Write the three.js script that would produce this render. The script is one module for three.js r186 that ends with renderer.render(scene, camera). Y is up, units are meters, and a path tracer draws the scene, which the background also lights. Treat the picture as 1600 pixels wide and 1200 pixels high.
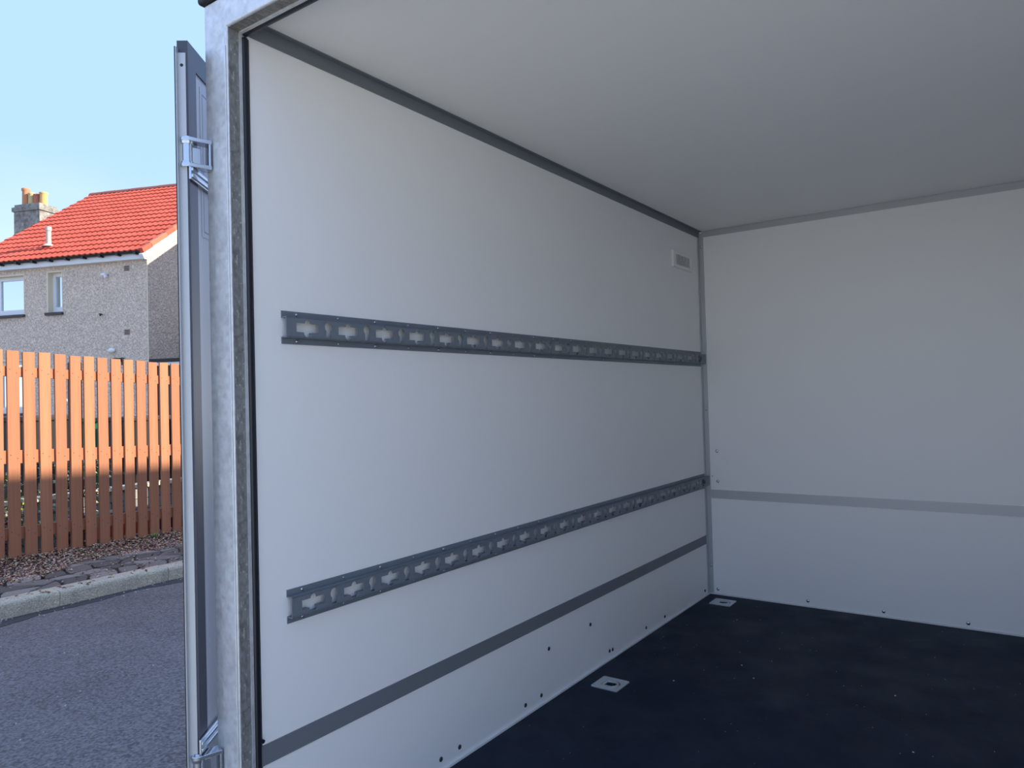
import * as THREE from 'three';
import { RoundedBoxGeometry } from 'three/addons/geometries/RoundedBoxGeometry.js';
import { mergeGeometries, toCreasedNormals } from 'three/addons/utils/BufferGeometryUtils.js';

// ---------------------------------------------------------------- camera, sky, sun, exposure
const scene = new THREE.Scene();
const D2R = Math.PI / 180;
const camera = new THREE.PerspectiveCamera(2 * Math.atan(600 / 1131.4) / D2R, 4 / 3, 0.05, 300);
camera.position.set(1.379, 1.0522, 0.968);
camera.rotation.set(0.0185, 0.6154, -0.026, 'YXZ');
scene.add(camera);

const renderer = new THREE.WebGLRenderer({ antialias: true });
renderer.toneMapping = THREE.LinearToneMapping;
renderer.toneMappingExposure = 1.58;
renderer.shadowMap.enabled = true;

let seed = 20240611;
const rnd = () => { seed = (seed * 1664525 + 1013904223) >>> 0; return seed / 4294967296; };
const rr = (a, b) => a + (b - a) * rnd();

// tileable value noise
function makeNoise(s0) {
  const tab = new Float32Array(65536); let s = s0 >>> 0;
  for (let i = 0; i < 65536; i++) { s = (s * 1664525 + 1013904223) >>> 0; tab[i] = s / 4294967296; }
  return (x, y, px, py = px) => {
    const xi = Math.floor(x), yi = Math.floor(y), fx = x - xi, fy = y - yi;
    const u = fx * fx * (3 - 2 * fx), v = fy * fy * (3 - 2 * fy), m = (a, n) => ((a % n) + n) % n;
    const g = (a, b) => tab[(m(a, px) * 73 + m(b, py) * 9151) & 65535];
    return (g(xi, yi) * (1 - u) + g(xi + 1, yi) * u) * (1 - v) + (g(xi, yi + 1) * (1 - u) + g(xi + 1, yi + 1) * u) * v;
  };
}
const nz = makeNoise(77);
const fbm = (u, v, p, oct = 4) => { let a = 0.5, s = 0, t = 0; for (let i = 0; i < oct; i++) { s += a * nz(u * p + i * 17, v * p + i * 31, p); t += a; a *= 0.5; p *= 2; } return s / t; };

// sky: clear air, paler towards the horizon, with thin high cirrus all round
{
  const w = 1024, h = 512, data = new Float32Array(w * h * 4);
  const hor = [1.06, 1.12, 1.20], mid = [0.34, 0.52, 0.90], zen = [0.34, 0.52, 0.88];
  for (let j = 0; j < h; j++) for (let i = 0; i < w; i++) {
    const el = ((j + 0.5) / h - 0.5) * Math.PI, e = Math.max(0, el) / (Math.PI / 2);
    const a0 = Math.min(1, e / 0.2), a = a0 * (2 - a0), b = Math.max(0, (e - 0.2) / 0.8);
    const ci = fbm(i / w * 1, j / h * 1.6 + 0.3 * fbm(i / w, j / h, 4, 3), 8, 5);
    const cl = Math.max(0, Math.min(1, (ci - 0.5) * 2.6)) * 0.16 * (el > 0 ? 1 : 0);
    for (let k = 0; k < 3; k++) {
      let v = e < 0.2 ? hor[k] + (mid[k] - hor[k]) * a : mid[k] + (zen[k] - mid[k]) * b;
      v += (1.3 - v) * cl * [1, 0.9, 0][k];
      data[(j * w + i) * 4 + k] = v;
    }
    data[(j * w + i) * 4 + 3] = 1;
  }
  const t = new THREE.DataTexture(data, w, h, THREE.RGBAFormat, THREE.FloatType);
  t.mapping = THREE.EquirectangularReflectionMapping; t.magFilter = t.minFilter = THREE.LinearFilter; t.needsUpdate = true;
  scene.background = t; scene.environment = t;
  scene.backgroundIntensity = 1.0; scene.environmentIntensity = 1.0;
}

// sun: low, ahead to the right of the trailer
const SUN_AZ = 60 * D2R, SUN_EL = 27 * D2R;
const sunDir = new THREE.Vector3(Math.sin(SUN_AZ) * Math.cos(SUN_EL), Math.sin(SUN_EL), -Math.cos(SUN_AZ) * Math.cos(SUN_EL));
const sun = new THREE.DirectionalLight(new THREE.Color().setRGB(1, 0.90, 0.74), 5.8);
sun.position.copy(sunDir).multiplyScalar(60).add(new THREE.Vector3(-5, 0, -3)); sun.target.position.set(-5, 0, -3);
sun.castShadow = true; sun.shadow.mapSize.set(4096, 4096);
Object.assign(sun.shadow.camera, { left: -30, right: 30, top: 30, bottom: -30, near: 1, far: 140 });
scene.add(sun, sun.target);

// ---------------------------------------------------------------- helpers
const L3 = (r, g, b) => new THREE.Color().setRGB(r, g, b);
function tex(size, fn, srgb, rep = 1) {
  const d = new Uint8Array(size * size * 4);
  for (let j = 0; j < size; j++) for (let i = 0; i < size; i++) {
    const c = fn(i / size, j / size);
    for (let k = 0; k < 3; k++) d[(j * size + i) * 4 + k] = Math.max(0, Math.min(255, Math.round((Array.isArray(c) ? c[k] : c) * 255)));
    d[(j * size + i) * 4 + 3] = 255;
  }
  const t = new THREE.DataTexture(d, size, size); t.wrapS = t.wrapT = THREE.RepeatWrapping;
  t.magFilter = THREE.LinearFilter; t.minFilter = THREE.LinearMipmapLinearFilter; t.generateMipmaps = true;
  if (srgb) t.colorSpace = THREE.SRGBColorSpace;
  t.repeat.set(rep, rep); t.needsUpdate = true; return t;
}
const lin2s = (v) => v <= 0.0031308 ? 12.92 * v : 1.055 * Math.pow(v, 1 / 2.4) - 0.055;
const S3 = (r, g, b) => [lin2s(r), lin2s(g), lin2s(b)];
// uv in metres by the face's main axis
function mUV(g0) {
  const g = g0.index ? g0.toNonIndexed() : g0, p = g.attributes.position, uv = new Float32Array(p.count * 2);
  const a = new THREE.Vector3(), b = new THREE.Vector3(), c = new THREE.Vector3();
  for (let i = 0; i < p.count; i += 3) {
    a.fromBufferAttribute(p, i); b.fromBufferAttribute(p, i + 1); c.fromBufferAttribute(p, i + 2);
    const n = b.clone().sub(a).cross(c.clone().sub(a)), x = Math.abs(n.x), y = Math.abs(n.y), z = Math.abs(n.z);
    [a, b, c].forEach((q, k) => {
      const o = (i + k) * 2;
      if (x >= y && x >= z) { uv[o] = q.z; uv[o + 1] = q.y; } else if (y >= z) { uv[o] = q.x; uv[o + 1] = q.z; } else { uv[o] = q.x; uv[o + 1] = q.y; }
    });
  }
  g.setAttribute('uv', new THREE.BufferAttribute(uv, 2)); return g;
}
const clean = (g) => { const q = g.index ? g.toNonIndexed() : g; for (const k of Object.keys(q.attributes)) if (!['position', 'normal', 'uv'].includes(k)) q.deleteAttribute(k); return q; };
const join = (list) => mergeGeometries(list.map(clean));
// box between corners
const bx = (x0, x1, y0, y1, z0, z1) => mUV(new THREE.BoxGeometry(Math.abs(x1 - x0), Math.abs(y1 - y0), Math.abs(z1 - z0)).translate((x0 + x1) / 2, (y0 + y1) / 2, (z0 + z1) / 2));
const rbx = (w, h, d, r, x = 0, y = 0, z = 0) => mUV(new RoundedBoxGeometry(w, h, d, 1, r).translate(x, y, z));
const cyl = (r0, r1, h, seg = 16, open = false) => clean(new THREE.CylinderGeometry(r0, r1, h, seg, 1, open));
function mesh(name, geo, mat, parent = scene) {
  const m = new THREE.Mesh(geo, mat); m.name = name; m.castShadow = m.receiveShadow = true; parent.add(m); return m;
}
const used = {};
const numbered = (n) => { if (used[n] === undefined) { used[n] = 0; return n; } used[n]++; return n + '_' + String(used[n]).padStart(3, '0'); };
function thing(name, label, category, group) {
  const g = new THREE.Group(); g.name = numbered(name); g.userData = { label, category }; if (group) g.userData.group = group; scene.add(g); return g;
}
const struct = (o, label, category) => { o.userData.kind = 'structure'; if (label) o.userData.label = label; if (category) o.userData.category = category; return o; };
function sgroup(name, label, category) { const g = new THREE.Group(); g.name = numbered(name); scene.add(g); return struct(g, label, category); }
const std = (o) => new THREE.MeshStandardMaterial(o);

// ---------------------------------------------------------------- materials
const wallBump = tex(256, (u, v) => fbm(u, v, 24, 3), false, 3);
const M = {};
M.panel = std({ color: L3(0.91, 0.91, 0.90), roughness: 0.42, bumpMap: wallBump, bumpScale: 0.00025 });
M.ceil = std({ color: L3(0.90, 0.90, 0.89), roughness: 0.5, bumpMap: wallBump, bumpScale: 0.00025 });
M.greyTrim = std({ color: L3(0.17, 0.19, 0.215), roughness: 0.42 });
M.stripe = std({ color: L3(0.175, 0.19, 0.21), roughness: 0.5 });
M.alu = std({ color: L3(0.5, 0.52, 0.54), roughness: 0.42, metalness: 0.3 });
M.bead = std({ color: L3(0.74, 0.75, 0.76), roughness: 0.5 });
{
  const c = tex(512, (u, v) => { const a = fbm(u, v, 48, 3), b = fbm(u + 0.3, v, 8, 3); const d = 0.009 + 0.007 * a + 0.005 * b; return S3(d * 0.48, d * 0.95, d * 2.2); }, true, 1.4);
  const b = tex(512, (u, v) => 0.5 + 0.5 * Math.sin(u * Math.PI * 2 * 120) * Math.sin(v * Math.PI * 2 * 120), false, 1.4);
  const r = tex(256, (u, v) => { const a = 0.42 + 0.25 * fbm(u, v, 10, 4); return [a, a, a]; }, false, 0.9);
  M.floor = new THREE.MeshPhysicalMaterial({ map: c, bumpMap: b, bumpScale: 0.0002, roughness: 1, roughnessMap: r, specularIntensity: 0.35 });
}
{
  const f = (u, v) => { const s = fbm(u, v, 40, 3), k = fbm(u, v * 0.5, 6, 4), d = 0.56 + 0.26 * s + 0.26 * (k - 0.5); return S3(d, d * 1.02, d * 1.04); };
  const c = tex(512, f, true, 2.2);
  const r = tex(512, (u, v) => { const a = 0.36 + 0.34 * fbm(u + 0.2, v, 30, 4); return [a, a, a]; }, false, 2.2);
  M.galv = std({ map: c, roughness: 1, roughnessMap: r, metalness: 0.62, bumpMap: r, bumpScale: 0.0008 });
}
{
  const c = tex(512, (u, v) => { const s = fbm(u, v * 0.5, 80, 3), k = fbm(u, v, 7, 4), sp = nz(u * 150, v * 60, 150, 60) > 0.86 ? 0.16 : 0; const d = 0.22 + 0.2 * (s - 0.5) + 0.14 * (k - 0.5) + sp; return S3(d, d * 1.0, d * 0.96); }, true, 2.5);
  M.galvDullShade = std({ map: c, roughness: 0.62, metalness: 0.25, bumpMap: c, bumpScale: 0.0006 });  // grainy dull zinc, part of its darkness stands in for shade
}
M.zinc = std({ color: L3(0.62, 0.67, 0.72), roughness: 0.22, metalness: 0.95 });
M.zincDull = std({ color: L3(0.6, 0.65, 0.7), roughness: 0.36, metalness: 0.7 });
M.zincShade = std({ color: L3(0.16, 0.2, 0.24), roughness: 0.3, metalness: 0.9 });  // same zinc as the plate, recess shade and dark reflection put into colour
M.rubber = std({ color: L3(0.012, 0.014, 0.02), roughness: 0.32 });
M.black = std({ color: L3(0.015, 0.015, 0.017), roughness: 0.6 });
M.railGrey = std({ color: L3(0.17, 0.2, 0.235), roughness: 0.38, metalness: 0.1 });
M.plasticW = std({ color: L3(0.85, 0.85, 0.83), roughness: 0.4 });
M.rivet = std({ color: L3(0.55, 0.58, 0.62), roughness: 0.22, metalness: 1 });
M.rivetDark = std({ color: L3(0.05, 0.055, 0.065), roughness: 0.3, metalness: 0.6 });
M.doorDark = std({ color: L3(0.055, 0.062, 0.085), roughness: 0.35 });
M.doorPanel = std({ color: L3(0.62, 0.63, 0.65), roughness: 0.35 });
M.tyre = std({ color: L3(0.02, 0.02, 0.02), roughness: 0.85 });

// ---------------------------------------------------------------- the trailer body
const H = 1.9, W = 1.83, ZB = -2.7258;
{
  // floor with two round wells for the lashing rings
  const s = new THREE.Shape(); s.moveTo(-0.04, -0.05); s.lineTo(W + 0.04, -0.05); s.lineTo(W + 0.04, -ZB + 0.04); s.lineTo(-0.04, -ZB + 0.04); s.closePath();
  for (const z of [1.386, 2.59]) { const h = new THREE.Path(); h.absarc(0.117, z, 0.042, 0, Math.PI * 2, true); s.holes.push(h); }
  const g = new THREE.ExtrudeGeometry(s, { depth: 0.03, bevelEnabled: false, curveSegments: 20 });
  g.rotateX(-Math.PI / 2);           // shape y -> -z, extrusion -> +y
  g.translate(0, -0.03, 0);
  struct(mesh('floor', mUV(g), M.floor));
}
const wl = struct(mesh('wall_left', bx(-0.035, 0, -0.03, H + 0.03, ZB - 0.035, 0), M.panel));
const wb = struct(mesh('wall_back', bx(0, W, -0.03, H + 0.03, ZB - 0.035, ZB), M.panel));
struct(mesh('wall_right', bx(W, W + 0.035, -0.03, H + 0.03, ZB - 0.035, 0), M.panel));
struct(mesh('ceiling', bx(-0.035, W + 0.035, H, H + 0.035, ZB - 0.035, 0), M.ceil));
{ // roof sheet above the ceiling and closing plates
  struct(mesh('trim_1', join([bx(0, 0.0022, H - 0.034, H, ZB, 0), bx(0, 0.017, H - 0.0022, H, ZB, 0)]), M.greyTrim));          // ceiling angle, left
  struct(mesh('trim_2', join([bx(W - 0.0022, W, H - 0.034, H, ZB, 0), bx(W - 0.017, W, H - 0.0022, H, ZB, 0)]), M.greyTrim));   // ceiling angle, right
  struct(mesh('trim_3', join([bx(0.017, W - 0.017, H - 0.032, H, ZB, ZB + 0.0022), bx(0.017, W - 0.017, H - 0.0022, H, ZB, ZB + 0.006)]), M.alu)); // ceiling angle, back
  struct(mesh('trim_4', join([bx(0, 0.024, 0.004, H - 0.01, ZB, ZB + 0.0035), bx(0, 0.003, 0.004, H - 0.034, ZB, ZB + 0.028)]), M.alu)); // corner angle, left
  struct(mesh('trim_5', join([bx(W - 0.024, W, 0.004, H - 0.01, ZB, ZB + 0.0035), bx(W - 0.003, W, 0.004, H - 0.034, ZB, ZB + 0.028)]), M.alu));
  struct(mesh('trim_6', bx(0, 0.0025, 0.2638, 0.308, ZB + 0.028, -0.002), M.stripe));       // grey strip, left wall
  struct(mesh('trim_7', bx(0.026, W - 0.026, 0.4993, 0.544, ZB, ZB + 0.0025), M.alu));      // grey strip, back wall
  struct(mesh('trim_8', bx(W - 0.0025, W, 0.2638, 0.308, ZB + 0.028, -0.002), M.stripe));
  // pale sealant beads where the walls meet the floor
  const bead = (x0, x1, z0, z1) => bx(x0, x1, 0, 0.006, z0, z1);
  struct(mesh('baseboard_left', bead(0, 0.006, ZB, 0), M.bead));
  struct(mesh('baseboard_back', bead(0.006, W - 0.006, ZB, ZB + 0.005), M.bead));
  struct(mesh('baseboard_right', bead(W - 0.006, W, ZB, 0), M.bead));
}
// rivets in the walls: domed heads
const domeG = clean(new THREE.SphereGeometry(0.0072, 12, 6, 0, Math.PI * 2, 0, Math.PI / 2).scale(1, 0.55, 1));
for (const [y, z] of [[0.035, -0.587], [0.036, -0.67], [0.034, -1.012], [0.033, -1.108], [0.175, -1.163], [0.179, -1.458], [0.035, -1.606], [0.033, -1.632], [0.034, -1.947], [0.03, -2.147], [0.029, -2.659]]) {
  const m = mesh('rivet', domeG, M.rivetDark, wl); m.position.set(0, y, z); m.rotation.z = -Math.PI / 2;
}
for (const [x, y, s = 1] of [[0.062, 0.745], [0.062, 0.588], [0.034, 0.614, 0.4], [0.046, 0.028], [0.49, 0.029], [0.82, 0.027], [1.149, 0.025], [1.48, 0.026], [0.0135, 0.148, 0.8], [0.0135, 1.818, 0.8], [0.0135, 0.96, 0.6]]) {
  const m = mesh('rivet', domeG, M.rivet, wb); m.position.set(x, y, ZB + (x < 0.02 ? 0.0035 : 0)); m.rotation.x = Math.PI / 2; m.scale.setScalar(s * 1.15);
}

// rear frame: galvanised posts, lintel and sill, with a rubber seal inside
{
  const fr = sgroup('door_frame', 'galvanised steel frame round the open rear of the box', 'door frame');
  const post = (x0, x1) => mUV(new RoundedBoxGeometry(Math.abs(x1 - x0), 2.06, 0.05, 3, 0.005).translate((x0 + x1) / 2, 0.908, 0.0252));
  mesh('post', post(-0.082, 0), M.galv, fr);
  mesh('post', post(W, W + 0.082), M.galv, fr);
  const lintel = mesh('lintel', mUV(new RoundedBoxGeometry(W + 0.02, 0.075, 0.049, 3, 0.005).translate(W / 2, 1.868 + 0.0375, 0.0252)), M.galv, fr);
  // folded step along the inside of each post and lintel
  mesh('lip', bx(-0.002, 0.0035, -0.02, 1.866, 0.014, 0.021), M.galv, fr);
  mesh('lip', bx(W - 0.0035, W + 0.002, -0.02, 1.866, 0.014, 0.021), M.galv, fr);
  mesh('lip', bx(0.0035, W - 0.0035, 1.8635, 1.869, 0.014, 0.021), M.galv, fr);
  mesh('sill', mUV(new RoundedBoxGeometry(W + 0.02, 0.09, 0.075, 3, 0.006).translate(W / 2, -0.077, 0.0125)), M.galv, fr);
  // fold line plates on the post face
  mesh('face_plate', rbx(0.052, 1.845, 0.004, 0.0015, -0.028, 0.905, 0.0505), M.galv, fr);
  mesh('face_plate', rbx(0.052, 1.845, 0.004, 0.0015, W + 0.028, 0.905, 0.0505), M.galv, fr);
  // rubber seal: rounded bulb profile
  const sealV = (x) => join([rbx(0.012, 1.86, 0.0145, 0.005, x, 0.93, 0.006), rbx(0.005, 1.86, 0.02, 0.0024, x + (x < 1 ? -0.0025 : 0.0025), 0.93, 0.004)]);
  mesh('rubber_seal', sealV(0.0015), M.rubber, fr);
  mesh('rubber_seal', sealV(W - 0.0015), M.rubber, fr);
  mesh('rubber_seal', join([rbx(W, 0.011, 0.0125, 0.005, W / 2, 1.8665, 0.006), rbx(W, 0.016, 0.006, 0.0024, W / 2, 1.874, -0.001)]), M.rubber, fr);
  // little rubber stop on the seal
  mesh('rubber_stop', cyl(0.0045, 0.0045, 0.007, 10).rotateZ(Math.PI / 2).translate(0.0085, 0.322, 0.0), M.rubber, fr);
  mesh('dull_shade_plate', bx(-0.001, 0.0012, -0.02, 1.8665, 0.021, 0.046), M.galvDullShade, fr);
  mesh('dull_shade_plate', bx(W - 0.0012, W + 0.001, -0.02, 1.8665, 0.021, 0.046), M.galvDullShade, fr);
  mesh('dull_shade_plate', bx(0.0012, W - 0.0012, 1.8668, 1.869, 0.021, 0.046), M.galvDullShade, fr);  // shade on the lintel underside put into the dark colour here
  mesh('cap', rbx(0.1, 0.03, 0.1, 0.008, -0.045, 1.955, 0.01), M.black, fr);
  // header filling between lintel and roof
  mesh('header', bx(0, W, 1.942, 1.96, -0.02, 0.04), M.galv, fr);
}
// outer skins and chassis (under and behind the box)
{
  const body = thing('trailer_chassis', 'galvanised chassis with wheels under the white box trailer', 'chassis');
  const gy = (x, z) => groundY(x, z);
  mesh('beam', bx(0.25, 0.31, -0.13, -0.03, ZB - 0.1, -0.03), M.galv, body);
  mesh('beam', bx(W - 0.31, W - 0.25, -0.13, -0.03, ZB - 0.1, -0.03), M.galv, body);
  mesh('drawbar', bx(W / 2 - 0.05, W / 2 + 0.05, -0.15, -0.05, ZB - 1.3, ZB - 0.02), M.galv, body);
  const zc = -1.6;
  for (const x of [-0.2, W + 0.2]) {
    const yg = gy(x, zc), r = 0.26;
    const tg = new THREE.LatheGeometry([[0.15, -0.075], [0.24, -0.08], [0.26, -0.06], [0.26, 0.06], [0.24, 0.08], [0.15, 0.075], [0.14, 0], [0.15, -0.075]].map(([a, b]) => new THREE.Vector2(a, b)), 32).rotateZ(Math.PI / 2);
    const t = mesh('wheel', clean(tg), M.tyre, body); t.position.set(x, yg + r, zc);
    mesh('wheel_hub', cyl(0.15, 0.15, 0.06, 24).rotateZ(Math.PI / 2), M.zincDull, t);
  }
  mesh('axle', cyl(0.03, 0.03, W + 0.4, 12).rotateZ(Math.PI / 2).translate(W / 2, gy(W / 2, zc) + 0.26 - 0.1, zc), M.galv, body);
}

// open door: hinged on the left post, swung round beside the trailer
{
  const a = 37.7 * D2R;
  const dr = sgroup('door_1', 'open rear door with dark edging and pale panel beside the post', 'door');
  dr.position.set(-0.074, 0, 0.1); dr.rotation.y = a;      // local -z runs along the door, local -x is the thickness
  const T = 0.02, top = 1.842, bot = 0.01, len = 0.92;
  mesh('panel', bx(-T + 0.002, -0.0005, bot + 0.045, top - 0.05, -len + 0.05, -0.048), M.doorPanel, dr);
  const fr = mesh('edge_profile', join([bx(-T, 0.003, bot, top, -0.048, -0.004), bx(-T, 0.003, bot, top, -len, -len + 0.05), bx(-T, 0.003, top - 0.05, top, -len + 0.05, -0.048), bx(-T, 0.003, bot, bot + 0.045, -len + 0.05, -0.048)]), M.doorDark, dr);
  const ed = mesh('edge_channel', join([bx(-T + 0.003, -0.001, bot, top - 0.028, -0.004, -0.001), bx(-T + 0.001, -T + 0.003, bot, top - 0.018, -0.006, 0.008)]), M.alu, dr);
  mesh('rubber_seal', bx(-T - 0.001, -T + 0.001, bot, top - 0.018, -0.02, 0.0085), M.rubber, ed);
  mesh('hole', cyl(0.0035, 0.0035, 0.0006, 12).rotateX(Math.PI / 2).translate(-0.009, top - 0.055, -0.0008), M.black, ed);
  // faint printed outline near the top of the panel
  const cv = document.createElement('canvas'); cv.width = 512; cv.height = 512; const x = cv.getContext('2d');
  x.fillStyle = '#cdd0d6'; x.fillRect(0, 0, 512, 512); x.strokeStyle = '#8b919c'; x.lineWidth = 6;
  x.strokeRect(20, 20, 472, 472); x.beginPath(); x.ellipse(200, 290, 130, 190, 0, 0, Math.PI * 2); x.stroke();
  x.lineWidth = 10; for (let k = 0; k < 4; k++) { x.beginPath(); x.moveTo(120, 200 + k * 45); x.lineTo(170, 210 + k * 45); x.stroke(); }
  const ct = new THREE.CanvasTexture(cv); ct.colorSpace = THREE.SRGBColorSpace;
  const st = mesh('printed_sticker', new THREE.BoxGeometry(0.0008, 0.34, 0.34).translate(0.0001, top - 0.24, -0.245), std({ map: ct, roughness: 0.4 }), dr);
  // hinge straps
  for (const [y, up] of [[1.553, -1], [0.33, 1]]) {
    const s = mesh('hinge_strap', join([rbx(0.006, 0.03, 0.46, 0.002, 0.007, y, -0.225), rbx(0.005, 0.008, 0.46, 0.002, 0.0115, y + 0.007, -0.225), rbx(0.005, 0.008, 0.46, 0.002, 0.0115, y - 0.007, -0.225)]), M.zinc, dr);
    for (let k = 0; k < 3; k++) mesh('bolt', cyl(0.007, 0.007, 0.006, 8).rotateZ(Math.PI / 2).translate(0.015, y, -0.12 - k * 0.13), M.zinc, s);
  }
}
// hinge brackets on the post
{
  const ear = () => {
    const s = new THREE.Shape(); s.moveTo(0, 0.013); s.lineTo(-0.045, 0.013); s.absarc(-0.045, 0, 0.013, Math.PI / 2, Math.PI * 1.5, false); s.lineTo(0, -0.013); s.closePath();
    const g = new THREE.ExtrudeGeometry(s, { depth: 0.0065, bevelEnabled: true, bevelSize: 0.0012, bevelThickness: 0.0012, bevelSegments: 2, curveSegments: 12 }); g.rotateX(-Math.PI / 2); return clean(g);
  };
  const hinge = (name, label, y0, y1) => {
    const h = thing(name, label, 'hinge', 'hinges of the open door');
    h.position.set(-0.066, 0, 0.054); h.rotation.y = 75 * D2R;      // local -x points out from the post's rear face
    mesh('ear', ear().translate(0, y1 - 0.006, 0), M.zinc, h);
    mesh('ear', ear().translate(0, y0 + 0.001, 0), M.zinc, h);
    mesh('web', rbx(0.005, y1 - y0, 0.026, 0.0018, -0.0015, (y0 + y1) / 2, 0), M.zinc, h);
    mesh('barrel', join([cyl(0.0105, 0.0105, y1 - y0 - 0.02, 16).translate(-0.045, (y0 + y1) / 2, 0), cyl(0.0125, 0.0135, 0.006, 16).translate(-0.045, y0 + 0.0095, 0), cyl(0.0135, 0.0125, 0.006, 16).translate(-0.045, y1 - 0.0095, 0)]), M.zinc, h);
    mesh('pin_head', cyl(0.008, 0.008, 0.004, 8).translate(-0.045, y1 + 0.0025, 0), M.zinc, h);
    mesh('door_knuckle', rbx(0.03, (y1 - y0) * 0.6, 0.008, 0.003, -0.03, (y0 + y1) / 2, -0.008), M.zinc, h);
  };
  hinge('door_hinge', 'upper bright zinc door hinge on galvanised post, against the sky', 1.565, 1.628);
  hinge('door_hinge', 'lower bright zinc door hinge at the foot of galvanised post', 0.245, 0.31);
}

// ---------------------------------------------------------------- lashing rails on the left wall
{
  const P = 0.1247, z0 = -0.136, start = -0.076, end = -2.722, N = 21;
  const s = new THREE.Shape(), h0 = -0.023, h1 = 0.023;
  s.moveTo(-start, h0); s.lineTo(-end, h0); s.lineTo(-end, h1); s.lineTo(-start, h1); s.closePath();
  for (let k = 0; k < N; k++) {
    const c = -z0 + k * P, p = new THREE.Path();
    const hw = 0.0325, hh = 0.0105, yo = 0.0;
    p.moveTo(c - hw, yo - hh); p.lineTo(c - 0.014, yo - hh); p.absarc(c, yo - hh, 0.0115, Math.PI, 0, false); p.lineTo(c + hw, yo - hh);
    p.lineTo(c + hw, yo + hh); p.lineTo(c + 0.01, yo + hh); p.absarc(c, yo + hh, 0.0085, 0, Math.PI, false); p.lineTo(c - hw, yo + hh); p.closePath();
    s.holes.push(p);
    if (k < N - 1) {
      const q = new THREE.Path(), d = c + P / 2, R = 0.0122, w = 0.0075, al = Math.acos(w / R);
      q.absarc(d, 0.006, R, -al, Math.PI + al, false); q.lineTo(d - w, -0.0195); q.lineTo(d + w, -0.0195); q.closePath(); s.holes.push(q);
    }
  }
  const DEP = 0.02;
  const web = clean(new THREE.ExtrudeGeometry(s, { depth: 0.0025, bevelEnabled: false, curveSegments: 8 }).rotateY(Math.PI / 2).translate(DEP - 0.0025, 0, 0)); // shape x -> -z
  // pressed tabs under each slot
  const tabs = [];
  for (let k = 0; k < N; k++) { const c = z0 - k * P; for (const sx of [-1, 1]) tabs.push(bx(0.006, DEP - 0.002, -0.0125, -0.0105, c + sx * 0.0225 - 0.009, c + sx * 0.0225 + 0.009)); }
  const zz = [end, start];
  const railG = join([web, ...tabs,
    bx(0, 0.0025, 0.023, 0.038, ...zz), bx(0, 0.0025, -0.038, -0.0235, ...zz),
    bx(0.0005, DEP, 0.0215, 0.0243, ...zz), bx(0.0005, DEP, -0.0243, -0.0215, ...zz)]);
  const screwG = clean(new THREE.SphereGeometry(0.0042, 10, 5, 0, Math.PI * 2, 0, Math.PI / 2).scale(1, 0.6, 1).rotateZ(-Math.PI / 2));
  const rail = (label, yc) => {
    const t = thing('lashing_rail', label, 'lashing rail', 'lashing rails on the left wall'); t.position.set(0, yc, 0);
    mesh('rail_body', railG, M.railGrey, t);
    for (let k = 0; k < N; k++) for (const y of [0.031, -0.031]) { const m = mesh('screw', screwG, M.rivet, t); m.position.set(0.0025, y, z0 - k * P + 0.018); if (k % 2) m.scale.setScalar(0.75); }
  };
  rail('upper slotted grey lashing rail on the white side wall, at half height', 1.226);
  rail('lower slotted grey lashing rail on the white side wall, above the grey stripe', 0.591);
}

// vent cover
{
  const v = thing('vent_cover', 'small white louvred vent cover high on the side wall by the corner', 'vent');
  v.position.set(0, 1.709, -2.478);
  const s = new THREE.Shape(); s.moveTo(-0.124, -0.038); s.lineTo(0.124, -0.038); s.lineTo(0.124, 0.038); s.lineTo(-0.124, 0.038); s.closePath();
  const h = new THREE.Path(); h.moveTo(-0.098, -0.026); h.lineTo(-0.098, 0.026); h.lineTo(0.098, 0.026); h.lineTo(0.098, -0.026); h.closePath(); s.holes.push(h);
  const g = new THREE.ExtrudeGeometry(s, { depth: 0.008, bevelEnabled: true, bevelSize: 0.002, bevelThickness: 0.003, bevelSegments: 2 }).rotateY(Math.PI / 2);
  mesh('frame', mUV(g), M.plasticW, v);
  mesh('backing', bx(0, 0.003, -0.026, 0.026, -0.098, 0.098), M.plasticW, v);
  for (let k = 0; k < 9; k++) mesh('louvre', rbx(0.003, 0.05, 0.015, 0.001).rotateY(0.5).translate(0.0075, 0, -0.086 + k * 0.0215), M.plasticW, v);
}

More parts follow.
